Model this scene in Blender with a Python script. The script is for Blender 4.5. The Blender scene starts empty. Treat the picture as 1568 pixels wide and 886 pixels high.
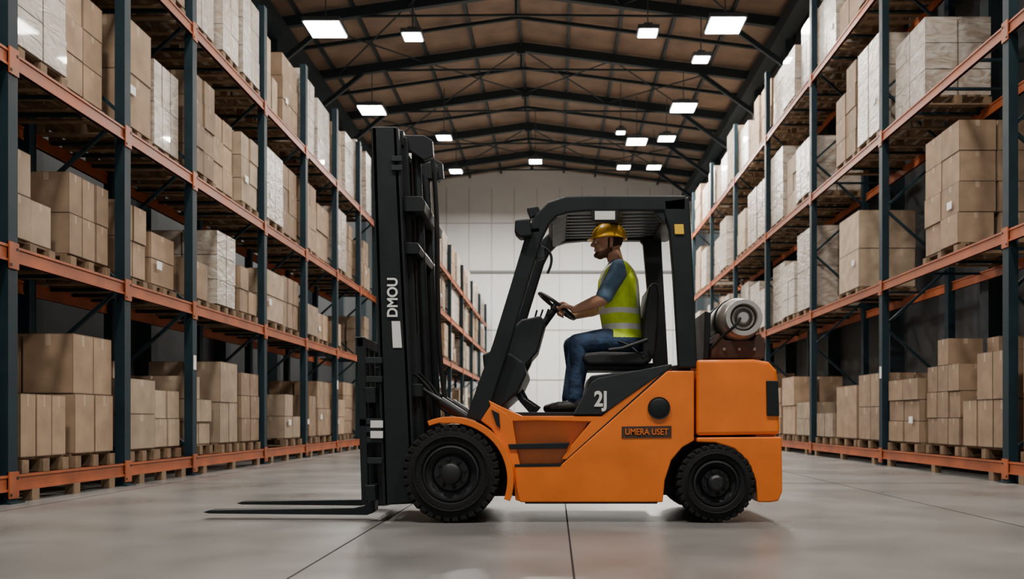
import bpy, bmesh, math, random
from mathutils import Vector, Matrix
random.seed(11)
scene=bpy.context.scene
F=1315.0; CX,HY=850.0,640.0; CH=0.67

def T(x,y,d=5.53):
    """blueprint tracing -> world X,Z for a part standing at depth d"""
    return ((x-CX)*d/F, CH+(HY-y)*d/F)

# ---------------------------------------------------------------- materials
def mat(name,col,rough=0.5,metal=0.0,noise=0.0,nscale=8,bump=0.0,bscale=60,coat=0.0,emit=None,estr=0,spec=0.5,stretch=None):
    m=bpy.data.materials.new(name); m.use_nodes=True
    nt=m.node_tree; b=nt.nodes['Principled BSDF']
    b.inputs['Base Color'].default_value=(*col,1); b.inputs['Roughness'].default_value=rough
    b.inputs['Metallic'].default_value=metal; b.inputs['Coat Weight'].default_value=coat
    b.inputs['Specular IOR Level'].default_value=spec
    tc=nt.nodes.new('ShaderNodeTexCoord'); mp=nt.nodes.new('ShaderNodeMapping')
    nt.links.new(tc.outputs['Object'],mp.inputs[0])
    if stretch: mp.inputs['Scale'].default_value=stretch
    if noise>0:
        n=nt.nodes.new('ShaderNodeTexNoise'); n.inputs['Scale'].default_value=nscale; n.inputs['Detail'].default_value=6
        nt.links.new(mp.outputs[0],n.inputs[0])
        r=nt.nodes.new('ShaderNodeMapRange'); r.inputs[1].default_value=0.3; r.inputs[2].default_value=0.7
        r.inputs[3].default_value=1-noise; r.inputs[4].default_value=1+noise*0.6
        nt.links.new(n.outputs[0],r.inputs[0])
        mx=nt.nodes.new('ShaderNodeVectorMath'); mx.operation='SCALE'
        mx.inputs[0].default_value=col; nt.links.new(r.outputs[0],mx.inputs['Scale'])
        nt.links.new(mx.outputs[0],b.inputs['Base Color'])
        r2=nt.nodes.new('ShaderNodeMapRange'); r2.inputs[3].default_value=max(0,rough-0.12); r2.inputs[4].default_value=min(1,rough+0.12)
        nt.links.new(n.outputs[0],r2.inputs[0]); nt.links.new(r2.outputs[0],b.inputs['Roughness'])
    if bump>0:
        n=nt.nodes.new('ShaderNodeTexNoise'); n.inputs['Scale'].default_value=bscale
        nt.links.new(mp.outputs[0],n.inputs[0])
        bp=nt.nodes.new('ShaderNodeBump'); bp.inputs['Strength'].default_value=bump; bp.inputs['Distance'].default_value=0.02
        nt.links.new(n.outputs[0],bp.inputs['Height']); nt.links.new(bp.outputs[0],b.inputs['Normal'])
    if emit:
        b.inputs['Emission Color'].default_value=(*emit,1); b.inputs['Emission Strength'].default_value=estr
    return m

def carton_mat(name,wrapped):
    m=bpy.data.materials.new(name); m.use_nodes=True; nt=m.node_tree; b=nt.nodes['Principled BSDF']; L=nt.links.new
    at=nt.nodes.new('ShaderNodeAttribute'); at.attribute_name='tint'
    uv=nt.nodes.new('ShaderNodeUVMap'); uv.uv_map='UVMap'
    sep=nt.nodes.new('ShaderNodeSeparateXYZ'); L(uv.outputs[0],sep.inputs[0])
    def math_(op,a,bv):
        n=nt.nodes.new('ShaderNodeMath'); n.operation=op
        for i,s in enumerate((a,bv)):
            if s is None: continue
            if isinstance(s,(int,float)): n.inputs[i].default_value=s
            else: L(s,n.inputs[i])
        return n.outputs[0]
    du=math_('ABSOLUTE',math_('SUBTRACT',sep.outputs[0],0.5),None)
    t1=math_('LESS_THAN',du,0.055)
    t2=math_('GREATER_THAN',sep.outputs[1],0.80 if not wrapped else 2)
    tape=math_('MULTIPLY',t1,t2)
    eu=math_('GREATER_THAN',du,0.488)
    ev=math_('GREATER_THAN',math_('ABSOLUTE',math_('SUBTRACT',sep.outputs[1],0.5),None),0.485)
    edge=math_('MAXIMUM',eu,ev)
    tc=nt.nodes.new('ShaderNodeTexCoord')
    n=nt.nodes.new('ShaderNodeTexNoise'); n.inputs['Scale'].default_value=5; n.inputs['Detail'].default_value=5; L(tc.outputs['Object'],n.inputs[0])
    r=nt.nodes.new('ShaderNodeMapRange'); r.inputs[1].default_value=.3; r.inputs[2].default_value=.7; r.inputs[3].default_value=.78; r.inputs[4].default_value=1.14; L(n.outputs[0],r.inputs[0])
    sc=nt.nodes.new('ShaderNodeVectorMath'); sc.operation='SCALE'; L(at.outputs[0],sc.inputs[0]); L(r.outputs[0],sc.inputs['Scale'])
    m1=nt.nodes.new('ShaderNodeMix'); m1.data_type='RGBA'; L(math_('MULTIPLY',tape,.5),m1.inputs[0]); L(sc.outputs[0],m1.inputs[6]); m1.inputs[7].default_value=(.50,.40,.29,1)
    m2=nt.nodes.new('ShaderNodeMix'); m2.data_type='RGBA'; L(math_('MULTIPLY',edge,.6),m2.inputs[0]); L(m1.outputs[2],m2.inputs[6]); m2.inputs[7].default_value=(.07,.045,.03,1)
    L(m2.outputs[2],b.inputs['Base Color'])
    b.inputs['Roughness'].default_value=0.8
    if wrapped:
        b.inputs['Roughness'].default_value=0.38; b.inputs['Coat Weight'].default_value=.2
        mp=nt.nodes.new('ShaderNodeMapping'); mp.inputs['Scale'].default_value=(1,1,2.2); L(tc.outputs['Object'],mp.inputs[0])
        n2=nt.nodes.new('ShaderNodeTexNoise'); n2.inputs['Scale'].default_value=3; n2.inputs['Detail'].default_value=6; n2.inputs['Distortion'].default_value=2.2; L(mp.outputs[0],n2.inputs[0])
        bp=nt.nodes.new('ShaderNodeBump'); bp.inputs['Strength'].default_value=.45; bp.inputs['Distance'].default_value=.05; L(n2.outputs[0],bp.inputs['Height']); L(bp.outputs[0],b.inputs['Normal'])
        rr=nt.nodes.new('ShaderNodeMapRange'); rr.inputs[1].default_value=.35; rr.inputs[2].default_value=.65; rr.inputs[3].default_value=.25; rr.inputs[4].default_value=.85; L(n2.outputs[0],rr.inputs[0])
        m3=nt.nodes.new('ShaderNodeMix'); m3.data_type='RGBA'; L(rr.outputs[0],m3.inputs[0]); L(m2.outputs[2],m3.inputs[6]); m3.inputs[7].default_value=(.54,.50,.45,1)
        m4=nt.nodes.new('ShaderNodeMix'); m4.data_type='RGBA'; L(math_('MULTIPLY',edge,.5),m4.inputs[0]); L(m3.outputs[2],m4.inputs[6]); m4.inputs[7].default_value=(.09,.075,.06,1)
        L(m4.outputs[2],b.inputs['Base Color'])
    return m

M={}
M['carton']=carton_mat('cardboard',False); M['wrap']=carton_mat('shrink_wrapped_cardboard',True)
M['wood']=mat('pallet_wood',(.20,.125,.07),.8,noise=.35,nscale=9)
M['beam']=mat('rack_beam_orange',(.34,.088,.030),.5,noise=.35,nscale=3,spec=.3)
M['post']=mat('rack_post_blue',(.007,.021,.029),.6,noise=.3,nscale=3,spec=.2)
M['steel']=mat('roof_steel',(.010,.022,.028),.65)
M['white']=mat('white_label',(.75,.75,.73),.5)
M['yellow']=mat('yellow_sticker',(.85,.5,.03),.5)
M['orange']=mat('forklift_orange_paint',(.82,.172,.006),.32,noise=.14,nscale=4,coat=.25)
M['black']=mat('forklift_black_steel',(.007,.0105,.0125),.5,noise=.25,nscale=6,spec=.35)
M['dgrey']=mat('forklift_dark_grey',(.017,.022,.024),.55,noise=.2,nscale=6,spec=.35)
M['rubber']=mat('tyre_rubber',(.009,.009,.010),.8,noise=.3,nscale=20,bump=.2,bscale=80,spec=.3)
M['rim']=mat('wheel_rim_black',(.010,.011,.013),.5)
M['vinyl']=mat('seat_vinyl',(.010,.011,.013),.5,bump=.1,bscale=120)
M['tank']=mat('gas_cylinder_metal',(.30,.27,.24),.42,metal=.5,noise=.35,nscale=12)
M['tankr']=mat('gas_cylinder_ring',(.50,.48,.45),.35,metal=.6)
M['brown']=mat('bracket_rusty',(.055,.028,.018),.6,noise=.3,nscale=12)
M['skin']=mat('skin',(.54,.275,.175),.5,noise=.08,nscale=15)
M['beard']=mat('beard_brown',(.10,.050,.028),.8,bump=.5,bscale=160)
M['hair']=mat('hair_dark',(.030,.018,.012),.8,bump=.5,bscale=160)
M['vest']=mat('hi_vis_vest',(.70,.95,.03),.6,noise=.22,nscale=11,bump=.9,bscale=11)
M['strip']=mat('reflective_strip',(.74,.76,.72),.35)
M['shirt']=mat('blue_shirt',(.10,.175,.265),.8,noise=.25,nscale=14,bump=.8,bscale=14)
M['jeans']=mat('blue_jeans',(.026,.056,.118),.85,noise=.45,nscale=12,bump=.9,bscale=13)
M['shoe']=mat('work_boot',(.02,.016,.014),.55)
M['helmet']=mat('helmet_yellow',(.95,.50,.012),.3,coat=.3)
M['eye']=mat('eye_dark',(.01,.008,.006),.2)
M['eyew']=mat('eye_white',(.6,.58,.55),.3)
M['lampbody']=mat('lamp_housing',(.06,.07,.08),.5)
M['lampglow']=mat('lamp_diffuser',(1,1,1),.5,emit=(1,.96,.90),estr=40)

# ---------------------------------------------------------------- mesh helpers
def empty(name,loc=(0,0,0)):
    e=bpy.data.objects.new(name,None); e.location=loc; e.empty_display_size=.2
    scene.collection.objects.link(e); return e
def link(o,parent=None):
    scene.collection.objects.link(o)
    if parent:
        o.parent=parent
        o.matrix_parent_inverse=Matrix.Translation(-Vector(parent.location))
    return o
class MB:
    def __init__(s): s.v=[];s.f=[];s.m=[];s.c=[];s.uv=[]
    def box(s,x0,x1,y0,y1,z0,z1,m=0,c=(1,1,1)):
        if x0>x1:x0,x1=x1,x0
        if y0>y1:y0,y1=y1,y0
        b=len(s.v)
        s.v+=[(x0,y0,z0),(x1,y0,z0),(x1,y1,z0),(x0,y1,z0),(x0,y0,z1),(x1,y0,z1),(x1,y1,z1),(x0,y1,z1)]
        for q in ((0,1,5,4),(1,2,6,5),(2,3,7,6),(3,0,4,7),(4,5,6,7),(3,2,1,0)):
            s.f.append([b+i for i in q]); s.m.append(m); s.c.append(c); s.uv.append(((0,0),(1,0),(1,1),(0,1)))
    def bar(s,p,q,w,h=None,m=0,up=(0,0,1)):
        p=Vector(p);q=Vector(q);d=(q-p).normalized();h=h or w
        u=Vector(up)
        if abs(d.dot(u))>.95: u=Vector((0,1,0))
        a=d.cross(u).normalized();bb=a.cross(d).normalized()
        b=len(s.v)
        for c in (p,q):
            for i,j in ((-1,-1),(1,-1),(1,1),(-1,1)):
                s.v.append(tuple(c+a*(w/2*i)+bb*(h/2*j)))
        for qd in ((0,1,5,4),(1,2,6,5),(2,3,7,6),(3,0,4,7),(4,5,6,7),(3,2,1,0)):
            s.f.append([b+i for i in qd]); s.m.append(m); s.c.append((1,1,1)); s.uv.append(((0,0),(1,0),(1,1),(0,1)))
    def build(s,name,mats,parent=None,attr=False,bevel=0):
        me=bpy.data.meshes.new(name); me.from_pydata(s.v,[],s.f)
        for mm in mats: me.materials.append(mm)
        me.polygons.foreach_set('material_index',s.m)
        if attr:
            ca=me.color_attributes.new('tint','FLOAT_COLOR','CORNER')
            arr=[]
            for p in me.polygons:
                arr+=list((*s.c[p.index],1))*p.loop_total
            ca.data.foreach_set('color',arr)
            ul=me.uv_layers.new(name='UVMap'); a=[]
            for u in s.uv:
                for t in u:a+=list(t)
            ul.data.foreach_set('uv',a)
        bm=bmesh.new(); bm.from_mesh(me); bmesh.ops.recalc_face_normals(bm,faces=bm.faces); bm.to_mesh(me); bm.free()
        o=bpy.data.objects.new(name,me); link(o,parent)
        if bevel: 
            b=o.modifiers.new('b','BEVEL'); b.width=bevel; b.segments=2; b.limit_method='ANGLE'
        return o
def prism(name,pts,y0,y1,m,parent,bevel=.008,px=True,d=None):
    if px: pts=[T(x,y,d if d else y0) for x,y in pts]
    n=len(pts); v=[(x,y0,z) for x,z in pts]+[(x,y1,z) for x,z in pts]
    f=[list(range(n)),list(range(2*n-1,n-1,-1))]+[[i,(i+1)%n,n+(i+1)%n,n+i] for i in range(n)]
    me=bpy.data.meshes.new(name); me.from_pydata(v,[],f); me.materials.append(m)
    bm=bmesh.new(); bm.from_mesh(me); bmesh.ops.recalc_face_normals(bm,faces=bm.faces); bm.to_mesh(me); bm.free()
    o=bpy.data.objects.new(name,me); link(o,parent)
    if bevel:
        b=o.modifiers.new('b','BEVEL'); b.width=bevel; b.segments=3; b.limit_method='ANGLE'; b.angle_limit=math.radians(40)
    return o
def strip(pts):
    """centre line with widths (x,y,w) -> polygon"""
    L=[];R=[]
    for i,(x,y,w) in enumerate(pts):
        a=Vector(pts[max(i-1,0)][:2]);b=Vector(pts[min(i+1,len(pts)-1)][:2]);d=(b-a).normalized();n=Vector((-d.y,d.x))
        L.append((x+n.x*w/2,y+n.y*w/2));R.append((x-n.x*w/2,y-n.y*w/2))
    return L+R[::-1]
def lathe(name,prof,c,axis='Y',seg=48,m=None,parent=None,smooth=True):
    v=[];f=[];k=len(prof)
    for i in range(seg):
        a=2*math.pi*i/seg
        for r,h in prof:
            if axis=='Y': v.append((c[0]+r*math.cos(a),c[1]+h,c[2]+r*math.sin(a)))
            else: v.append((c[0]+r*math.cos(a),c[1]+r*math.sin(a),c[2]+h))
    for i in range(seg):
        j=(i+1)%seg
        for q in range(k-1):
            f.append([i*k+q,i*k+q+1,j*k+q+1,j*k+q])
    me=bpy.data.meshes.new(name); me.from_pydata(v,[],f); me.materials.append(m)
    bm=bmesh.new(); bm.from_mesh(me); bmesh.ops.remove_doubles(bm,verts=bm.verts,dist=1e-5); bmesh.ops.recalc_face_normals(bm,faces=bm.faces); bm.to_mesh(me); bm.free()
    o=bpy.data.objects.new(name,me); link(o,parent)
    if smooth:
        for p in me.polygons:p.use_smooth=True
        e=o.modifiers.new('e','EDGE_SPLIT'); e.split_angle=math.radians(35)
    return o
def tube(name,pts,r,m,parent,spline='POLY',cyclic=False):
    cu=bpy.data.curves.new(name,'CURVE'); cu.dimensions='3D'; cu.bevel_depth=r; cu.bevel_resolution=4; cu.use_fill_caps=True
    if spline=='POLY':
        s=cu.splines.new('POLY'); s.points.add(len(pts)-1)
        for i,p in enumerate(pts): s.points[i].co=(*p,1)
    else:
        s=cu.splines.new('NURBS'); s.points.add(len(pts)-1)
        for i,p in enumerate(pts): s.points[i].co=(*p,1)
        s.use_endpoint_u=True; s.order_u=3
    s.use_cyclic_u=cyclic
    cu.materials.append(m)
    o=bpy.data.objects.new(name,cu); link(o,parent); return o
def label(name,txt,loc,size,m,parent,up=False,sx=1,off=.025):
    cu=bpy.data.curves.new(name,'FONT'); cu.body=txt; cu.size=size; cu.extrude=.0015; cu.align_x='CENTER'; cu.align_y='CENTER'; cu.offset=size*off
    cu.materials.append(m)
    o=bpy.data.objects.new(name,cu); link(o,parent)
    if up: R=Matrix(((0,-1,0),(0,0,-1),(1,0,0)))
    else: R=Matrix(((1,0,0),(0,0,-1),(0,1,0)))
    o.matrix_basis=Matrix.Translation(loc)@R.to_4x4()@Matrix.Diagonal((sx,1,1,1))
    return o

# ---------------------------------------------------------------- room shell
XL,XR,YB,YF=-7.3,6.1,38.0,-3.0
XRG,ZR,ZE=-1.0,11.8,10.9
fl=MB(); fl.box(XL,XR,YF,YB,-.2,0,0)
fm=mat('polished_concrete',(.158,.155,.148),.31,noise=.28,nscale=1.1,bump=.03,bscale=30,spec=.45)
floor=fl.build('floor',[fm])
jn=MB()
for x in (-4.0,-1.12,.08,2.9): jn.box(x-.005,x+.005,YF,YB,.0003,.0012,0)
for y in (2.2,8.9,13.6,18.3,23): jn.box(XL,XR,y-.004,y+.004,.0003,.0010,0)
jn.build('control_joints',[mat('joint_dark',(.02,.018,.016),.8,spec=.1)],floor)
wm=mat('back_wall_panel',(.74,.75,.74),.6,noise=.08,nscale=.6)
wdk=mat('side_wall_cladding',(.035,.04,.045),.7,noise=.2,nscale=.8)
def wall(name,pts,m):
    me=bpy.data.meshes.new(name); me.from_pydata(pts,[],[list(range(len(pts)))]); me.materials.append(m)
    o=bpy.data.objects.new(name,me); link(o)
    s=o.modifiers.new('s','SOLIDIFY'); s.thickness=.15; s.offset=-1
    return o
wall('wall_back',[(XL,YB,0),(XR,YB,0),(XR,YB,ZE),(XRG,YB,ZR),(XL,YB,ZE)],wm)
wall('wall_left',[(XL,YF,0),(XL,YB,0),(XL,YB,ZE),(XL,YF,ZE)],wdk)
wall('wall_right',[(XR,YB,0),(XR,YF,0),(XR,YF,ZE),(XR,YB,ZE)],wdk)
tr=MB()
for i in range(14):
    x=XL+.5+i*1.0; tr.box(x-.012,x+.012,YB-.03,YB,0,10.9,0)
for z in (2.4,4.6,9.3): tr.box(XL,XR,YB-.04,YB,z-.02,z+.02,0)
tr.box(XL,XR,YB-.12,YB,7.1,7.2,2)
tr.build('trim_1',[mat('wall_seam',(.44,.44,.43),.6),M['steel'],mat('wall_rail_grey',(.18,.19,.19),.6)])
# roof
cm=mat('roof_deck_brown',(.25,.175,.125),.85,noise=.35,nscale=1.2)
v=[(XL-.2,YF,ZE-.03),(XRG,YF,ZR),(XR+.2,YF,ZE-.03),(XL-.2,YB+.2,ZE-.03),(XRG,YB+.2,ZR),(XR+.2,YB+.2,ZE-.03)]
me=bpy.data.meshes.new('ceiling'); me.from_pydata(v,[],[(0,1,4,3),(1,2,5,4)]); me.materials.append(cm)
ceil=bpy.data.objects.new('ceiling',me); link(ceil); s=ceil.modifiers.new('s','SOLIDIFY'); s.thickness=.1; s.offset=1
def roofz(x): return ZR-(ZR-ZE)*((XRG-x)/(XRG-XL) if x<XRG else (x-XRG)/(XR-XRG))
rf=MB()
ys=[25.3+3.4*k for k in range(-7,4)]
for n_,y in enumerate(ys):
    if y<0 or y>YB: continue
    for xe in (XL,XR):
        rf.bar((xe,y,roofz(xe)-.20),(XRG,y,ZR-.20),.14,.26,0)
        rf.bar((xe,y+1.7,roofz(xe)-.12),(XRG,y+1.7,ZR-.12),.07,.09,0)
        rf.bar((xe,y,9.5),(xe+(XRG-xe)*.26,y,roofz(xe+(XRG-xe)*.26)-.3),.09,.12,0)
        rf.bar((xe+(XRG-xe)*.35,y,roofz(xe+(XRG-xe)*.35)-.3),(XRG,y,10.95),.045,.05,0)
        sx=.16 if xe<0 else -.16
        rf.box(xe,xe+sx*1.6,y-.12,y+.12,0.0,ZE-.1,0)
    rf.bar((XRG,y,10.95),(XRG,y,ZR-.2),.05,.05,0)
    rf.box(XRG-.12,XRG+.12,y-.1,y+.1,ZR-.42,ZR-.28,0)
for k in range(-4,6):
    x=XRG+k*1.38
    if XL+.2<x<XR-.2: rf.bar((x,YF,roofz(x)-.05),(x,YB,roofz(x)-.05),.08,.12,0)
for i in range(len(ys)-1):
    y0,y1=ys[i],ys[i+1]
    for (a,b) in ((-6.4,-3.8),(-3.8,-1.0),(-1.0,1.7),(1.7,4.6)):
        if (i+int(a))%2==0:
            rf.bar((a,y0,roofz(a)-.25),(b,y1,roofz(b)-.25),.03,.03,0); rf.bar((b,y0,roofz(b)-.25),(a,y1,roofz(a)-.25),.03,.03,0)
for x in (XL+.3,XR-.3): rf.box(x-.2,x+.2,YF,YB,ZE-.62,ZE-.25,0)
rf.build('roof_trusses',[M['steel']])

# ---------------------------------------------------------------- ceiling lamps
lamps=[(-5.4,20.2,.80),(3.96,20.0,.78),(-3.42,20.6,.42),(2.2,20.4,.42),(3.72,21.9,.38),(-5.44,25.5,.70),(3.78,25.3,.68),
       (-3.62,28.0,.44),(2.7,28.4,.62),(3.65,28.1,.50),(2.1,27.5,.25),(-.70,30.6,.42),(-3.67,31.8,.42),(2.5,31.3,.44),(3.6,31.3,.46),
       (-2.6,2.4,.8),(2.9,2.2,.8),(-2.6,13.5,.8),(2.4,13.5,.8),(-2.6,8.0,.7),(2.6,8.0,.7)]  # unseen lamps; the first pair is added up front to side-light the forklift
hall=empty('high_bay_lamp')
for i,(x,y,s) in enumerate(lamps):
    e=hall if i==0 else empty('high_bay_lamp')
    e.location=(x,y,9.8)
    b=MB(); h=s/2
    b.box(x-h-.04,x+h+.04,y-h-.04,y+h+.04,9.82,9.92,0)
    b.box(x-h*.5,x+h*.5,y-h*.5,y+h*.5,9.92,10.02,0)
    b.box(x-.012,x+.012,y-.012,y+.012,10.02,roofz(x)-.02,0)
    b.box(x-h,x+h,y-h,y+h,9.80,9.82,1)
    b.build('housing',[M['lampbody'],M['lampglow']],e)
    li=bpy.data.lights.new('lamp_light','AREA'); li.shape='SQUARE'; li.size=s
    pw=430*(s/.7)**1.3*(.75 if y>15 else .52)
    if y>27: pw*=2.4
    if y<3: pw=600  # unseen front pair, strengthened to light the forklift and driver's face
    li.energy=pw; li.color=(1,.94,.86)
    o=bpy.data.objects.new('lamp_light',li); link(o,e); o.matrix_basis=Matrix.Translation((x,y,9.79))

# ---------------------------------------------------------------- racking
def rnd_tint(wr):
    k=random.uniform(.68,1.12)
    if random.random()<.25: b=(.39,.29,.20)
    else: b=(.35,.235,.148)
    return tuple(c*k for c in b)
def load(cb,pl,x0,x1,y0,y1,z,h,wr):
    if x0>x1:x0,x1=x1,x0
    for k in range(5):
        xx=x0+(x1-x0)*(k+.5)/5-.05; pl.box(xx,xx+.1,y0,y1,z+.105,z+.125,0)
    for k in range(3):
        yy=y0+(y1-y0-.09)*k/2
        for q in range(3):
            xx=x0+(x1-x0-.1)*q/2; pl.box(xx,xx+.1,yy,yy+.09,z+.02,z+.105,0)
        pl.box(x0,x1,yy,yy+.09,z,z+.02,0)
    zb=z+.127
    nz=max(1,round(h/random.choice((.30,.36,.5,.62)))); ny=random.choice((1,2,2,2,3)) if y1-y0<1.0 else random.choice((2,2,3)); nx=2
    hz=h/nz; wy=(y1-y0)/ny; wx=(x1-x0)/nx
    tone=rnd_tint(wr)
    drop=random.random()<.35 and not wr and nz>1
    for i in range(nx):
        for j in range(ny):
            for k in range(nz):
                if drop and k==nz-1 and (j==ny-1 or random.random()<.2): continue
                g=.004+random.uniform(0,.008); t=random.uniform(.86,1.1)
                dx=random.uniform(0,.025) if not wr else 0
                cb.box(x0+wx*i+g+dx,x0+wx*(i+1)-g-(.025-dx if not wr else 0),y0+wy*j+g,y0+wy*(j+1)-g,zb+hz*k+.002,zb+hz*(k+1)-.003,1 if wr else 0,tuple(c*t for c in tone))
    if random.random()<.35:
        xa=x0-.002 if abs(x0)<abs(x1) else x1+.002
        cb.box(xa-.002,xa+.002,y0+.15*(y1-y0),y0+.15*(y1-y0)+.12,zb+h*.3,zb+h*.3+.09,2,(1,1,1))
def rack(xf,dr,posts,levels,top,hts,wraps,width=1.05,slot=.85):
    e=empty('pallet_rack',(xf,(posts[0]+posts[-1])/2,0))
    st=MB(); cb=MB(); pl=MB()
    xb=xf+dr*width
    for y in posts:
        for x in (xf+dr*.05,xb-dr*.05):
            st.box(x-.05,x+.05,y-.06,y+.06,0.01,top,0)
            st.box(x-.09,x+.09,y-.09,y+.09,0,.012,0)
        z=.3;k=0
        while z<top-.9:
            a,b=(xf+dr*.05,xb-dr*.05) if k%2==0 else (xb-dr*.05,xf+dr*.05)
            st.bar((a,y,z),(b,y,z+.85),.035,.035,0,up=(0,1,0)); z+=.85;k+=1
        for z in levels:
            st.box(xf-dr*.012,xf+dr*.01,y-.06,y+.06,z-.12,z+.09,1)
            st.box(xf-dr*.016,xf-dr*.01,y-.05,y-.03,z-.10,z-.08,0); st.box(xf-dr*.016,xf-dr*.01,y+.03,y+.05,z+.03,z+.05,0)
        if random.random()<.5: st.box(xf-dr*.004,xf+dr*.01,y-.035,y+.035,1.25,1.42,2)
    for i in range(len(posts)-1):
        y0,y1=posts[i],posts[i+1]
        for li,z in enumerate(levels):
            for x in (xf,xb-dr*.05):
                st.box(x+dr*.010,x+dr*.04,y0+.06,y1-.06,z-.065,z+.065,1)
                st.box(x,x+dr*.045,y0+.06,y1-.06,z+.045,z+.065,1); st.box(x,x+dr*.045,y0+.06,y1-.06,z-.065,z-.045,1)
            if li>0:
                for q in range(3):
                    yy=y0+(y1-y0)*(q+1)/4; st.box(xf+dr*.05,xb-dr*.05,yy-.02,yy+.02,z+.03,z+.06,0)
            else:
                for yy in (y0+.3,(y0+y1)/2,y1-.3): st.box(xf,xf+dr*.08,yy-.05,yy+.05,0,z-.065,3)
            U=y1-y0-.18; n=max(1,round(U/slot)); sl=U/n
            lo,hi=hts[li]
            for k in range(n):
                if random.random()<.05: continue
                g=random.uniform(.04,.20) if sl>.7 else .03
                a=y0+.09+sl*k+g*.5; b=a+sl-g
                ins=random.uniform(.0,.12)
                wr=random.random()<wraps[li]
                load(cb,pl,xf+dr*(.03+ins),xb-dr*.02,a,b,z+.066,random.uniform(lo,hi),wr)
    st.build('steel_frame',[M['post'],M['beam'],M['white'],M['wood']],e)
    pl.build('wooden_pallets',[M['wood']],e)
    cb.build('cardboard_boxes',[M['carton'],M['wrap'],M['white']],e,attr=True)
rack(-4.28,-1,[4.95,6.78,8.6,10.2,12.7,14.8,16.9,18.9,20.6],[.16,1.97,3.5,5.27],6.75,[(.5,1.15),(.45,1.0),(.9,1.22),(1.05,1.45)],[.0,.12,.45,.75],slot=.82)
rack(4.7,1,[5.5,8.96,12.4,15.8,19.2,22.6,26.0,29.4],[.16,2.57,4.72,6.9],8.4,[(.8,1.5),(.85,1.5),(1.0,1.5),(1.0,1.4)],[.0,.5,.8,.6],slot=.95)
rack(-2.95,-1,[21.2,24.4,27.6,30.8,34.0,37.0],[.16,2.2,3.45,4.65],5.6,[(.8,1.4),(.7,.95),(.7,.95),(.8,1.05)],[.1,.3,.4,.5],slot=.95)

# ---------------------------------------------------------------- forklift
fk=empty('forklift',(0,6.05,0))
N0,N1=5.53,6.57
O,B,G=M['orange'],M['black'],M['dgrey']
prism('chassis',[(640,700),(760,660),(1175,655),(1180,745),(1150,762),(700,765),(640,745)],5.80,6.30,B,fk,.01,d=5.53)
prism('lower_body',[(788,712),(858,712),(1022,567),(1063,567),(1063,674),(1045,684),(1028,704),(1018,735),(1015,768),(796,768),(790,745)],N0,N1,O,fk,.008,d=N0)
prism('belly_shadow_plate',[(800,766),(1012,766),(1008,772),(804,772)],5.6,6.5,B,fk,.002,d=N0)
prism('step_recess_panel',[(752,640),(905,640),(870,700),(855,714),(790,714),(783,690),(770,660)],5.60,6.48,O,fk,.006,d=N0)
prism('sill',[(748,612),(768,622),(800,636),(921,636),(1016,563),(1030,563),(872,703),(860,703),(868,690),(905,645),(820,643),(790,644),(770,646),(756,640)],5.542,6.558,O,fk,.006,d=N0)
prism('body_seam',[(1022,563),(1029,563),(862,713),(855,713)],5.537,5.56,B,fk,.0,d=N0)
prism('step_tread',[(778,679),(873,677),(868,686),(780,687)],5.53,5.63,B,fk,.003,d=N0)
prism('step_tread_lower',[(788,710),(860,709),(858,713),(788,714)],5.528,5.62,B,fk,.001,d=N0)
prism('cab_floor',[(740,630),(1060,630),(1060,640),(740,640)],5.60,6.50,B,fk,.004,d=N0)
prism('counterweight_upper',[(1067,550),(1155,549),(1178,553),(1190,566),(1193,590),(1195,664),(1067,666)],N0,N1,O,fk,.022,d=N0)
prism('counterweight_lower',[(1067,669),(1197,668),(1198,752),(1192,766),(1180,768),(1160,768),(1157,735),(1145,706),(1124,686),(1095,677),(1067,676)],N0-.005,N1+.005,O,fk,.010,d=N0)
prism('counterweight_core',[(1160,600),(1190,600),(1193,760),(1160,760)],5.6,6.5,O,fk,.01,d=N0)
prism('tail_lamp',[(1173,582),(1191,582),(1193,636),(1174,636)],N0-.012,N0+.10,B,fk,.006,d=N0)
prism('tail_lamp_far',[(1173,582),(1191,582),(1193,636),(1174,636)],N1-.10,N1+.012,B,fk,.006,d=N0)
x,z=T(1009,624); lathe('fuel_cap',[(0,-.012),(.05,-.012),(.062,-.006),(.072,-.008),(.073,.01)],(x,N0-.004,z),'Y',40,B,fk)
prism('cowl_vent',[(752,626),(764,632),(766,655),(760,650)],5.53,5.56,B,fk,.003,d=N0)
prism('nameplate',[(952,652),(1028,651),(1028,669),(952,670)],N0-.004,N0+.004,M['brown'],fk,.001,d=N0)
x,z=T(990,660.5); label('nameplate_text','UMERA USET',(x,N0-.007,z),.056,O,fk,sx=.86,off=.01)
prism('seat_side_cover',[(878,634),(905,585),(915,578),(1029,556),(1029,560),(922,634)],5.536,6.564,G,fk,.006,d=N0)
prism('bonnet',[(890,634),(905,573),(1000,562),(1062,553),(1062,634)],5.62,6.48,B,fk,.012,d=N0)
x,z=T(920,611,5.533); label('logo_decal','2J',(x,5.532,z),.135,M['white'],fk,sx=.85,off=.03)
for s,(a0,a1) in enumerate(((5.50,5.80),(6.30,6.60))):
    pts=[];inn=[]
    for i in range(25):
        a=math.radians(112-132*i/24); ro=96; ri=86 if i>2 else 88
        pts.append((691+ro*math.cos(a),733-ro*math.sin(a))); inn.append((691+ri*math.cos(a),733-ri*math.sin(a)))
    prism('front_fender',pts+inn[::-1],a0,a1,O,fk,.005,d=N0)
    prism('fender_body_fill',[(752,618),(775,632),(785,645),(792,690),(800,730),(800,768),(789,765),(786,730),(774,690),(752,655),(736,643)],a0+.04,a1-(.0 if s==0 else .04),O,fk,.006,d=N0)

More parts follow.
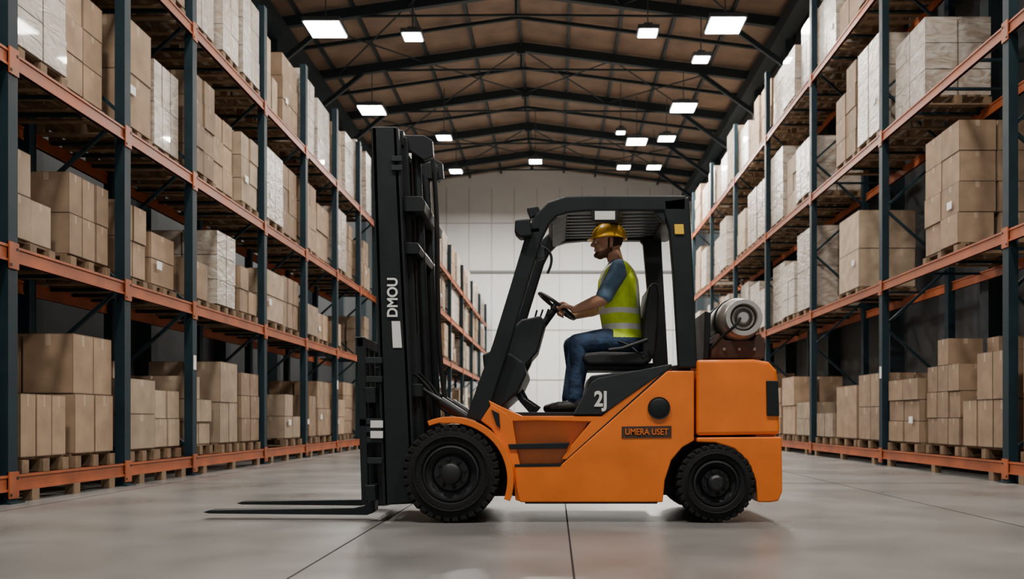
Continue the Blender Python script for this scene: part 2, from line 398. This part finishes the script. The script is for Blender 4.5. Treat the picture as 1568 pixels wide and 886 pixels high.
# wheels
def wheel(cx,cy,r,y0,w,lugs):
    p=empty('x'); p.name='wheel'; p.parent=fk; p.matrix_parent_inverse=Matrix.Translation(-Vector(fk.location))
    X,Z=T(cx,cy); Z=r+.004; c=(X,y0,Z); out=-1 if y0<6 else 1
    ri=r*.56
    prof=[(ri,.02),(ri+.02,.0),(r*.80,-.004),(r*.93,.008),(r*.975,.030),(r*.975,w-.030),(r*.93,w-.008),(r*.8,w+.004),(ri+.02,w),(ri,w-.02),(ri,.02)]
    lathe('tyre',prof,c,'Y',72,M['rubber'],p)
    lathe('tyre_bead',[(r*.74,-.010),(r*.76,-.013),(r*.78,-.010),(r*.78,0),(r*.74,0)],c,'Y',64,M['rubber'],p)
    lb=MB()
    for k in range(lugs):
        a=2*math.pi*k/lugs
        for side in (0,1):
            aa=a+(math.pi/lugs if side else 0)
            p0=Vector((math.cos(aa),0,math.sin(aa))); a2=aa+.10; p1=Vector((math.cos(a2),0,math.sin(a2)))
            yA=.006 if side==0 else w-.006; yB=w*.46 if side==0 else w*.54
            lb.bar(Vector(c)+p0*(r*.965)+Vector((0,yA,0)),Vector(c)+p1*(r*.968)+Vector((0,yB,0)),r*math.pi/lugs*1.35,r*.055,0,up=p0)
            lb.bar(Vector(c)+p0*(r*.88)+Vector((0,yA,0)),Vector(c)+p0*(r*.975)+Vector((0,yA,0)),r*math.pi/lugs*1.30,.010,0,up=(0,1,0))
    lb.build('tread_lugs',[M['rubber']],p,bevel=.004)
    f=lambda h:h if out<0 else w-h
    lathe('rim',[(ri+.004,f(.004)),(ri-.008,f(.0)),(ri-.014,f(.03)),(ri*.72,f(.05)),(ri*.62,f(.03)),(ri*.40,f(.03)),(ri*.36,f(-.01)),(ri*.26,f(-.022)),(0,f(-.024))],c,'Y',48,M['rim'],p)
    bo=MB()
    for k in range(8):
        a=2*math.pi*k/8+.2; rr=ri*.51
        o=Vector(c)+Vector((rr*math.cos(a),f(.02),rr*math.sin(a)))
        bo.box(o.x-.011,o.x+.011,o.y-.010,o.y+.010,o.z-.011,o.z+.011)
    bo.build('wheel_nuts',[M['rubber']],p,bevel=.003)
    lathe('hub_axle',[(0,.0),(.06,0),(.06,.3),(0,.3)],(X,5.74 if out<0 else 6.06,Z),'Y',20,B,p)
for y0 in (5.50,6.36): wheel(691,733,.314,y0,.24,34)
for y0 in (5.51,6.35): wheel(1096,744,.252,y0,.24,30)

# mast
for a,b,s in ((5.57,5.64,1),(6.46,6.53,-1)):
    prism('mast_outer_rail',[(567,190),(606,190),(634,768),(587,774)],a,b,B,fk,.006,d=N0)
    ya=5.60 if s>0 else 6.40
    prism('mast_rail_flange_front',[(566,192),(574,192),(592,774),(584,774)],ya-.03,ya+.13,B,fk,.003,d=N0)
    prism('mast_rail_flange_rear',[(600,192),(608,192),(636,768),(628,768)],ya-.03,ya+.13,B,fk,.003,d=N0)
    yb=5.70 if s>0 else 6.34
    prism('mast_inner_rail',[(576,196),(616,196),(640,740),(596,744)],yb,yb+.06,G,fk,.005,d=N0)
    yc=5.84 if s>0 else 6.26
    p0=T(625,205);p1=T(650,755)
    tube('lift_cylinder',[(p0[0],yc,p0[1]+0),(p1[0],yc,p1[1])],.032,B,fk)
    p0=T(612,215);p1=T(622,500)
    tube('lift_chain',[(p0[0],yc+.08*s,p0[1]),(p1[0],yc+.08*s,p1[1])],.014,G,fk)
    x,z=T(634,212); lathe('chain_sheave',[(0,-.03),(.058,-.03),(.062,-.022),(.045,-.01),(.045,.01),(.062,.022),(.058,.03),(0,.03)],(x,yc,z),'Y',32,B,fk)
prism('mast_top_crosshead',[(572,188),(612,188),(612,212),(574,212)],5.66,6.44,B,fk,.006,d=N0)
for y in (5.76,6.28): prism('mast_top_bracket',[(600,188),(640,188),(654,196),(656,222),(640,228),(620,214),(600,212)],y,y+.05,B,fk,.006,d=N0)
prism('mast_crossbar_upper',[(612,294),(642,294),(648,303),(646,318),(614,318)],5.62,6.48,B,fk,.005,d=N0)
prism('mast_crossbar_mid',[(606,366),(636,366),(640,374),(638,384),(608,384)],5.62,6.48,B,fk,.005,d=N0)
prism('mast_crossbar_low',[(612,586),(642,586),(642,606),(614,606)],5.62,6.48,B,fk,.005,d=N0)
prism('mast_bottom_tie',[(590,735),(632,735),(640,772),(592,774)],5.62,6.48,B,fk,.006,d=N0)
for z_ in (236,250): prism('mast_bolt_plate',[(598,z_),(614,z_),(614,z_+8),(598,z_+8)],5.555,5.58,G,fk,.002,d=N0)
x,z=T(602,455,5.57); label('mast_lettering','DMOU',(x,5.562,z),.092,M['white'],fk,up=True,sx=.92)
prism('mast_label',[(598,490),(611,490),(614,531),(600,531)],5.564,5.572,M['white'],fk,.001,d=N0)
# carriage and backrest
prism('carriage_side_plate',[(571,560),(585,560),(590,770),(576,776)],5.60,5.66,B,fk,.005,d=N0)
prism('carriage_side_plate_far',[(571,560),(585,560),(590,770),(576,776)],6.40,6.46,B,fk,.005,d=N0)
for yy in (592,742):
    prism('carriage_bar',[(558,yy),(574,yy),(575,yy+24),(559,yy+24)],5.53,6.52,B,fk,.005,d=N0)
for k,y in enumerate((5.54,5.73,5.90,6.08,6.26,6.46)):
    a=prism('backrest_bar',[(545,517),(553,517),(559,700),(552,700)] if 0<k<5 else [(545,515),(558,515),(563,770),(553,770)],y,y+.045,B,fk,.004,d=N0)
prism('backrest_top_rail',[(543,515),(556,515),(556,530),(544,530)],5.54,6.505,B,fk,.004,d=N0)
prism('backrest_mid_rail',[(549,640),(560,640),(561,652),(550,652)],5.54,6.505,B,fk,.004,d=N0)
for q in (546,575,640,652,668,700): prism('carriage_link',[(556,q),(584,q),(584,q+9),(556,q+9)],5.545,5.60,G,fk,.002,d=N0)
for q in (643,659): prism('carriage_label',[(567,q),(586,q),(586,q+11),(567,q+11)],5.533,5.544,M['white'],fk,.001,d=N0)
# forks
zf=.052
for y in (5.70,6.30):
    prof=[(-2.34,zf-.004),(-2.30,zf+.010),(-1.33,zf+.026),(-1.265,zf+.04),(-1.245,.12),(-1.238,.80),(-1.196,.80),(-1.196,.06),(-1.215,zf-.01),(-1.25,zf-.022),(-2.30,zf-.012)]
    prism('fork',prof,y,y+.11,B,fk,.004,px=False)
    prism('fork_hook',[(-1.24,.74),(-1.18,.74),(-1.18,.84),(-1.24,.84)],y,y+.11,B,fk,.004,px=False)
# tilt cylinders & hoses
for y in (5.72,6.36):
    a=T(628,585);b=T(668,612);c=T(735,655)
    tube('tilt_cylinder_rod',[(a[0],y,a[1]),(c[0],y,c[1])],.014,B,fk)
    tube('tilt_cylinder',[(b[0],y,b[1]),(c[0],y,c[1])],.032,B,fk)
for k,(dy,dz) in enumerate(((0,0),(.05,6),(.10,-5),(.3,8))):
    pts=[T(600,575+dz),T(618,560+dz),T(650,590+dz),T(668,622+dz),T(700,630+dz),T(722,640)]
    tube('hydraulic_hose',[(p[0],5.68+dy+.02*i,p[1]) for i,p in enumerate(pts)],.011,M['rubber'],fk,'NURBS')
for dy in (0,.06): tube('mast_hose',[(p[0],5.95+dy,p[1]) for p in [T(648,212),T(655,300),T(655,430),T(660,560),T(672,640)]],.013,M['rubber'],fk,'NURBS')
# overhead guard
for k,y in enumerate((5.55,6.47)):
    prism('guard_front_pillar',strip([(728,642,30),(745,590,28),(766,530,26),(793,440,25),(818,358,26),(830,334,26),(846,318,26),(868,311,26),(900,309,24),(1052,309,24)]),y,y+.075,B,fk,.012,d=N0)
    if k==0: prism('guard_rear_pillar',[(1016,304),(1056,299),(1061,380),(1069,562),(1040,562),(1033,440),(1026,350),(1018,325)],y,y+.075,B,fk,.012,d=N0)
    else: prism('guard_rear_pillar',[(1006,304),(1040,299),(1042,350),(1054,562),(1028,562),(1018,440),(1010,350)],y,y+.075,B,fk,.012,d=N0)
    prism('guard_pillar_gusset',[(1000,318),(1020,318),(1020,342)],y+.01,y+.06,B,fk,.004,d=N0)
prism('guard_roof_front_bar',[(838,312),(868,301),(880,304),(868,322),(845,334)],5.60,6.50,B,fk,.01,d=N0)
prism('guard_roof_rear_bar',[(1025,300),(1054,298),(1054,322),(1025,322)],5.60,6.50,B,fk,.01,d=N0)
for k in range(9):
    y=5.64+k*.094; prism('guard_roof_slat',[(858,303),(1030,301),(1030,316),(858,320)],y,y+.05,B,fk,.004,d=N0)
prism('guard_crossbar',[(940,308),(956,308),(956,318),(940,318)],5.6,6.5,B,fk,.004,d=N0)
prism('guard_label',[(911,322),(942,322),(942,335),(911,335)],5.54,5.552,M['white'],fk,.001,d=N0)
prism('guard_label_mount',[(905,318),(948,318),(946,338),(908,338)],5.552,5.575,B,fk,.003,d=N0)
prism('yellow_sticker',[(1033,342),(1047,342),(1048,357),(1034,357)],5.542,5.552,M['yellow'],fk,.001,d=N0)
for y in (5.50,6.46):
    prism('headlamp',[(789,337),(812,335),(815,362),(796,364),(788,356)],y,y+.12,B,fk,.012,d=N0)
    prism('headlamp_bracket',strip([(808,352,6),(826,350,6)]),y+.05,y+.09,B,fk,.002,d=N0)
prism('beacon',[(806,316),(824,313),(828,322),(812,332)],5.56,5.66,B,fk,.006,d=N0)
pts=[T(826,372),T(842,378),T(846,400),T(838,415)]
tube('grab_handle',[(p[0],5.60,p[1]) for p in pts],.009,B,fk,'NURBS')
prism('mirror',[(818,376),(833,374),(834,392),(822,396)],5.57,5.62,G,fk,.006,d=N0)
# dash and column
prism('dash_cowl',[(737,540),(752,534),(783,540),(800,552),(806,570),(792,600),(772,618),(745,640),(724,640),(742,590)],5.60,6.50,B,fk,.016,d=N0)
D=6.05
prism('instrument_pod',[(776,515),(800,492),(828,486),(836,496),(824,540),(800,568),(778,560)],5.90,6.22,G,fk,.015,d=D)
prism('column_cover',[(800,520),(822,494),(836,500),(812,560),(786,610),(772,600)],5.97,6.13,B,fk,.02,d=D)
for y,dx in ((5.85,0),(6.0,6),(6.2,3)):
    prism('pedal',strip([(786+dx,585,7),(800+dx,612,8),(818+dx,628,14)]),y,y+.07,B,fk,.006,d=D)
for k in range(3):
    a=T(812+6*k,508,D);b=T(822+9*k,472-2*k,D)
    tube('hydraulic_lever',[(a[0],6.12+.04*k,a[1]),(b[0],6.12+.04*k,b[1])],.007,B,fk)
SWC=Vector((.012,6.05,1.462)); d1=Vector((.81,0,-.586)).normalized(); NW=Vector((.586,0,.81)).normalized(); d2=Vector((0,-1,0)); SR=.150
ring=[SWC+SR*(math.cos(2*math.pi*i/40)*d1+math.sin(2*math.pi*i/40)*d2) for i in range(40)]
tube('steering_wheel_rim',[tuple(p) for p in ring],.013,M['vinyl'],fk,cyclic=True)
for a in (0.5,2.64,4.71):
    q=SWC+SR*(math.cos(a)*d1+math.sin(a)*d2)
    tube('steering_wheel_spoke',[tuple(SWC-NW*.02),tuple(q)],.010,M['vinyl'],fk)
tube('steering_column',[tuple(SWC-NW*.01),tuple(SWC-NW*.30)],.026,B,fk)
tube('steering_hub',[tuple(SWC+NW*.005),tuple(SWC-NW*.035)],.034,B,fk)
# seat
prism('seat_cushion',[(.18,1.075),(.20,1.115),(.32,1.125),(.56,1.118),(.64,1.13),(.66,1.06),(.60,1.03),(.22,1.03)],5.80,6.30,M['vinyl'],fk,.025,px=False)
prism('seat_back',[(.595,1.12),(.60,1.30),(.615,1.45),(.635,1.56),(.665,1.595),(.70,1.58),(.712,1.50),(.70,1.30),(.685,1.12),(.66,1.07),(.61,1.07)],5.81,6.29,M['vinyl'],fk,.03,px=False)
prism('seat_frame',[(.20,1.0),(.66,1.0),(.68,1.05),(.20,1.05)],5.86,6.24,B,fk,.01,px=False)
tube('seat_armrest',[(.62,5.77,1.20),(.45,5.77,1.14),(.36,5.77,1.13)],.014,M['vinyl'],fk)
tube('seat_belt',[(.60,5.80,1.08),(.50,5.83,1.17),(.42,5.86,1.2)],.008,B,fk)
# gas bottle
tx,tz=T(1136,487,5.68); R=.150
lathe('gas_cylinder_body',[(0,.06),(.06,.06),(.11,.075),(.14,.11),(R,.16),(R,.66),(.135,.71),(.10,.75),(0,.77)],(tx,5.62,tz),'Y',48,M['tank'],fk)
lathe('gas_cylinder_collar',[(.118,.09),(.122,.0),(.118,-.008),(.092,-.008),(.088,.0),(.088,.09)],(tx,5.62,tz),'Y',48,M['tankr'],fk)
lathe('gas_cylinder_inner_ring',[(.074,.075),(.074,.02),(.062,.02),(.062,.075)],(tx,5.62,tz),'Y',40,M['tank'],fk)
lathe('gas_cylinder_valve',[(0,.0),(.03,.0),(.042,.02),(.045,.07)],(tx,5.62,tz),'Y',24,M['tankr'],fk)
for y in (5.84,6.12): lathe('cylinder_strap',[(R+.001,0),(R+.009,0),(R+.009,.05),(R+.001,.05)],(tx,y,tz),'Y',48,B,fk)
prism('tank_cradle',[(tx-.19,tz-.155),(tx-.15,tz-.09),(tx-.10,tz-.14),(tx+.08,tz-.14),(tx+.13,tz-.09),(tx+.17,tz-.16),(tx+.16,tz-.26),(tx-.20,tz-.26)],5.72,6.30,M['brown'],fk,.008,px=False)
prism('tank_bracket_post',[(tx-.24,tz-.26),(tx-.20,tz-.26),(tx-.19,tz+.05),(tx-.23,tz+.06)],5.76,6.26,B,fk,.006,px=False)
tube('gas_hose',[(tx-.02,5.63,tz),(tx-.06,5.58,tz-.06),(tx-.14,5.66,tz-.12),(tx-.2,5.7,tz-.2)],.01,M['rubber'],fk,'NURBS')
for k in range(3): prism('cradle_bolt',[(tx-.12+k*.1,tz-.21),(tx-.10+k*.1,tz-.21),(tx-.10+k*.1,tz-.19),(tx-.12+k*.1,tz-.19)],5.705,5.73,M['tank'],fk,.003,px=False)

# ---------------------------------------------------------------- driver
dv=empty('forklift_driver',(.45,6.05,1.1))
bm=bmesh.new(); caps=[]
def sph(c,r,sc=(1,1,1)):
    bmesh.ops.create_icosphere(bm,subdivisions=3,radius=1,matrix=Matrix.Translation(c)@Matrix.Diagonal((r*sc[0],r*sc[1],r*sc[2],1)))
def cap(lbl,p,q,r0,r1,add=True):
    p=Vector(p);q=Vector(q); caps.append((lbl,p,q,r0,r1))
    if not add: return
    sph(p,r0); sph(q,r1)
    d=q-p; L=d.length
    rot=d.to_track_quat('Z','Y').to_matrix().to_4x4()
    bmesh.ops.create_cone(bm,cap_ends=True,segments=24,radius1=r0,radius2=r1,depth=L,matrix=Matrix.Translation((p+q)/2)@rot)
def loft(secs,n=32):
    rings=[]
    for cx,cy,cz,rx,ry in secs:
        rings.append([bm.verts.new((cx+rx*math.cos(2*math.pi*i/n),cy+ry*math.sin(2*math.pi*i/n),cz)) for i in range(n)])
    for a,b in zip(rings,rings[1:]):
        for i in range(n): bm.faces.new((a[i],a[(i+1)%n],b[(i+1)%n],b[i]))
    bm.faces.new(rings[0][::-1]); bm.faces.new(rings[-1])
CY=6.05
loft([(.52,CY,1.115,.10,.14),(.515,CY,1.15,.125,.17),(.50,CY,1.20,.132,.175),(.488,CY,1.24,.146,.180),(.472,CY,1.31,.143,.176),(.455,CY,1.42,.146,.176),(.445,CY,1.54,.150,.182),(.445,CY,1.64,.142,.190),(.445,CY,1.70,.118,.185),(.445,CY,1.745,.085,.14),(.438,CY,1.775,.06,.08)])
for z,x,r in ((1.60,.45,.165),(1.50,.45,.165),(1.40,.46,.16),(1.30,.475,.16)): caps.append(('vest',Vector((x,CY-.06,z)),Vector((x,CY+.06,z)),r-.03,r-.03))
caps.append(('vest',Vector((.445,CY-.10,1.70)),Vector((.445,CY+.10,1.70)),.07,.07))
caps.append(('jeans',Vector((.515,CY-.06,1.17)),Vector((.515,CY+.06,1.17)),.115,.115))
cap('skin',(.435,CY,1.75),(.405,CY,1.85),.056,.054)
HX=.370
sph((HX+.012,CY,1.935),1,(.098,.077,.100)); caps.append(('head',Vector((HX,CY,1.935)),Vector((HX,CY,1.94)),.09,.09))
sph((HX-.025,CY,1.875),1,(.068,.060,.075))
sph((HX-.052,CY,1.822),1,(.036,.038,.032)); caps.append(('head',Vector((HX-.03,CY,1.83)),Vector((HX-.03,CY,1.88)),.05,.065))
for s in (-1,1):
    cap('head',(HX-.05,CY+s*.02,1.818),(HX+.01,CY+s*.052,1.855),.020,.022)
    sph((HX+.018,CY+s*.078,1.900),1,(.020,.010,.032)) # ear
    sph((HX-.068,CY+s*.036,1.882),.018) # cheek
cap('head',(HX-.088,CY,1.925),(HX-.110,CY,1.890),.009,.013) # nose
sph((HX-.102,CY,1.885),1,(.012,.018,.009))
cap('head',(HX-.083,CY-.035,1.925),(HX-.083,CY+.035,1.925),.012,.012) # brow
cap('head',(HX-.086,CY-.018,1.856),(HX-.086,CY+.018,1.856),.010,.010) # lips
sph((HX-.080,CY,1.818),.019)
for s,kx,kz,ax in ((-1,.150,1.185,.135),(1,.125,1.195,.10)):
    hy=CY+s*.09; ky=CY+s*.155; ay=CY+s*.15
    cap('jeans',(.51,hy,1.195),(.33,CY+s*.125,1.205),.098,.086)
    cap('jeans',(.33,CY+s*.125,1.205),(kx,ky,kz),.086,.067)
    cap('jeans',(kx,ky,kz-.01),(kx+.015,ay,kz-.15),.066,.062)
    cap('jeans',(kx+.015,ay,kz-.15),(ax,ay,.815),.062,.052)
    cap('shoe',(ax+.005,ay,.80),(ax+.02,ay,.765),.044,.046)
    cap('shoe',(ax+.02,ay,.757),(ax-.11,ay-.0,.748),.044,.038)
    cap('shoe',(ax-.11,ay,.748),(ax-.155,ay,.742),.040,.032)
def hand(G,p,sgn):
    p=(p-NW*p.dot(NW)).normalized(); t=NW.cross(p).normalized()*sgn
    W=G-p*.078+NW*.030
    for o in (-.030,-.010,.010,.030):
        cap('hand',W+t*o*.6,G+p*.006+t*o+NW*.026,.0150,.0125)
    for i,(o,l) in enumerate(((-.033,.80),(-.011,.95),(.011,1.0),(.033,.93))):
        a=G+p*.008+t*o+NW*.026; b=G+p*(.036*l)+t*o*1.02+NW*.008; c=G+p*(.030*l)+t*o-NW*.020; d=G+p*(.004)+t*o*.95-NW*(.028)
        cap('hand',a,b,.0115,.0100); cap('hand',b,c,.0098,.0090); cap('hand',c,d,.0088,.0078)
    a=W+p*.015+t*.026; b=G-p*.018+t*.050+NW*.006; c=G-p*.006+t*.052-NW*.018; d=G+p*.012+t*.040-NW*.026
    cap('hand',a,b,.0150,.0120); cap('hand',b,c,.0118,.0100); cap('hand',c,d,.0098,.0085)
    return W
def grip(a): return SWC+SR*(math.cos(a)*d1+math.sin(a)*d2)
for s in (-1,1):
    ang=math.radians(66)*(1 if s<0 else -1)
    G=grip(ang)
    p=Vector((-.80,.48*(1 if s<0 else -1),.1))
    W=hand(G,p,1 if s<0 else -1)
    sh=Vector((.440,CY+s*.185,1.690)); el=Vector((.320,CY+s*.245,1.475))
    cap('shirt',(.447,CY+s*.13,1.695),sh,.070,.068)
    m_=sh.lerp(el,.82)
    cap('shirt',sh,m_,.067,.058)
    cap('shirt',m_,sh.lerp(el,.86),.060,.060)
    cap('skin',sh.lerp(el,.80),el,.044,.042)
    cap('skin',el,el.lerp(W,.3),.042,.044)
    cap('skin',el.lerp(W,.3),W,.043,.0265)
me=bpy.data.meshes.new('driver_raw'); bm.to_mesh(me); bm.free()
tmp=bpy.data.objects.new('driver_raw',me); scene.collection.objects.link(tmp)
r=tmp.modifiers.new('r','REMESH'); r.mode='VOXEL'; r.voxel_size=.0045
sm=tmp.modifiers.new('sm','SMOOTH'); sm.factor=.5; sm.iterations=4
dg=bpy.context.evaluated_depsgraph_get(); dg.update()
bme=bpy.data.meshes.new_from_object(tmp.evaluated_get(dg)); bpy.data.objects.remove(tmp)
bme.name='body'
order=['skin','hair','vest','strip','shirt','jeans','shoe','beard']
bme.materials.clear()
for k in order: bme.materials.append(M[k])
import numpy as np
nP=len(bme.polygons); cen=np.zeros(nP*3); bme.polygons.foreach_get('center',cen); cen=cen.reshape(-1,3)
best=np.full(nP,1e9); lab=np.zeros(nP,int)
names=sorted(set(c[0] for c in caps))
for l,p,q,r0,r1 in caps:
    p=np.array(p);q=np.array(q);d=q-p;L2=max(1e-9,d@d); t=np.clip(((cen-p)@d)/L2,0,1)
    ds=np.linalg.norm(cen-(p+t[:,None]*d),axis=1)-(r0+(r1-r0)*t)
    k=ds<best; best[k]=ds[k]; lab[k]=names.index(l)
mi=np.zeros(nP,int)
for i in range(nP):
    l=names[lab[i]]; x,y,z=cen[i]; ay=abs(y-CY)
    if l in('skin','hand'): k='skin'
    elif l=='head':
        k='skin'
        lim=1.838+max(0,(x-(HX-.06)))*.30
        if 1.79<z<lim and HX-.12<x<HX+.03: k='beard'
        if 1.863<z<1.871 and x<HX-.075 and ay<.024: k='beard'
        if HX-.002<x<HX+.012 and lim-.01<z<1.93 and ay>.05: k='beard' if z<1.88 else 'hair'
        if x>HX+.034 and z>1.855: k='hair'
        if z>1.935 and x>HX-.03: k='hair'
    elif l=='vest':
        k='vest'
        if z<1.205: k='jeans'
        if 1.285<z<1.325 or 1.395<z<1.435: k='strip'
        if z>=1.435 and (.075<ay<.115): k='strip'
        if z>1.765: k='skin'
        elif z>1.745: k='shirt'
    elif l=='jeans':
        k='jeans'
        if z>1.225 and x>.40: k='vest'
    else: k=l
    if l=='shirt' and ((ay<.165 and z>1.60) or x>.475+.25*(1.70-z)): k='vest'
    mi[i]=order.index(k)
bme.polygons.foreach_set('material_index',mi)
bme.polygons.foreach_set('use_smooth',[True]*nP)
body=bpy.data.objects.new('body',bme); link(body,dv)
for s in (-1,1):
    for nm,rr,dx,mm in (('eyeball',.0105,0,'eyew'),('iris',.0060,-.0062,'eye')):
        eb=bmesh.new(); bmesh.ops.create_uvsphere(eb,u_segments=16,v_segments=10,radius=rr,matrix=Matrix.Translation((HX-.085+dx,CY+s*.030,1.906)))
        em=bpy.data.meshes.new(nm); eb.to_mesh(em); eb.free(); em.materials.append(M[mm]); link(bpy.data.objects.new(nm,em),dv)
    tube('eyebrow',[(HX-.096,CY+s*.012,1.926),(HX-.094,CY+s*.028,1.929),(HX-.082,CY+s*.045,1.924)],.004,M['hair'],dv)
# helmet
hb=bmesh.new(); n=48; rings=[]
HC=Vector((HX+.010,CY,1.945))
for j in range(14):
    ph=math.radians(j*90/13)
    ring_=[]
    for i in range(n):
        a=2*math.pi*i/n
        rx,ry,rz=.122,.100,.104
        x_=rx*math.cos(ph)*math.cos(a); y_=ry*math.cos(ph)*math.sin(a); z_=rz*math.sin(ph)
        if abs(y_)<.018: z_+=.006*math.sin(ph)
        ring_.append(hb.verts.new(HC+Vector((x_,y_,z_))))
    rings.append(ring_)
brim=[]
for i in range(n):
    a=2*math.pi*i/n; fr=max(0,-math.cos(a))**2
    e=.008+.026*fr
    brim.append(hb.verts.new(HC+Vector(((.122+e)*math.cos(a),(.100+.010)*math.sin(a),-.012-.006*fr))))
for i in range(n):
    j=(i+1)%n
    hb.faces.new((brim[i],brim[j],rings[0][j],rings[0][i]))
    for k in range(13): hb.faces.new((rings[k][i],rings[k][j],rings[k+1][j],rings[k+1][i]))
bmesh.ops.remove_doubles(hb,verts=hb.verts,dist=1e-4); bmesh.ops.recalc_face_normals(hb,faces=hb.faces)
hm=bpy.data.meshes.new('hard_hat'); hb.to_mesh(hm); hb.free(); hm.materials.append(M['helmet'])
for p in hm.polygons:p.use_smooth=True
ho=bpy.data.objects.new('hard_hat',hm); link(ho,dv); s=ho.modifiers.new('s','SOLIDIFY'); s.thickness=.004

# ---------------------------------------------------------------- world, camera
w=bpy.data.worlds.new('world'); scene.world=w; w.use_nodes=True
w.node_tree.nodes['Background'].inputs[0].default_value=(1,.97,.93,1); w.node_tree.nodes['Background'].inputs[1].default_value=.38  # added ambient fill, entering through the hall's unbuilt front
cam=bpy.data.cameras.new('camera'); co=bpy.data.objects.new('camera',cam); scene.collection.objects.link(co)
co.location=(0,0,CH); co.rotation_euler=(math.pi/2,0,0)
cam.sensor_width=36; cam.lens=F/1568*36; cam.shift_x=-66/1568; cam.shift_y=197.5/1568
cam.dof.use_dof=True; cam.dof.focus_distance=5.7; cam.dof.aperture_fstop=2.4
cam.clip_end=200
scene.camera=co
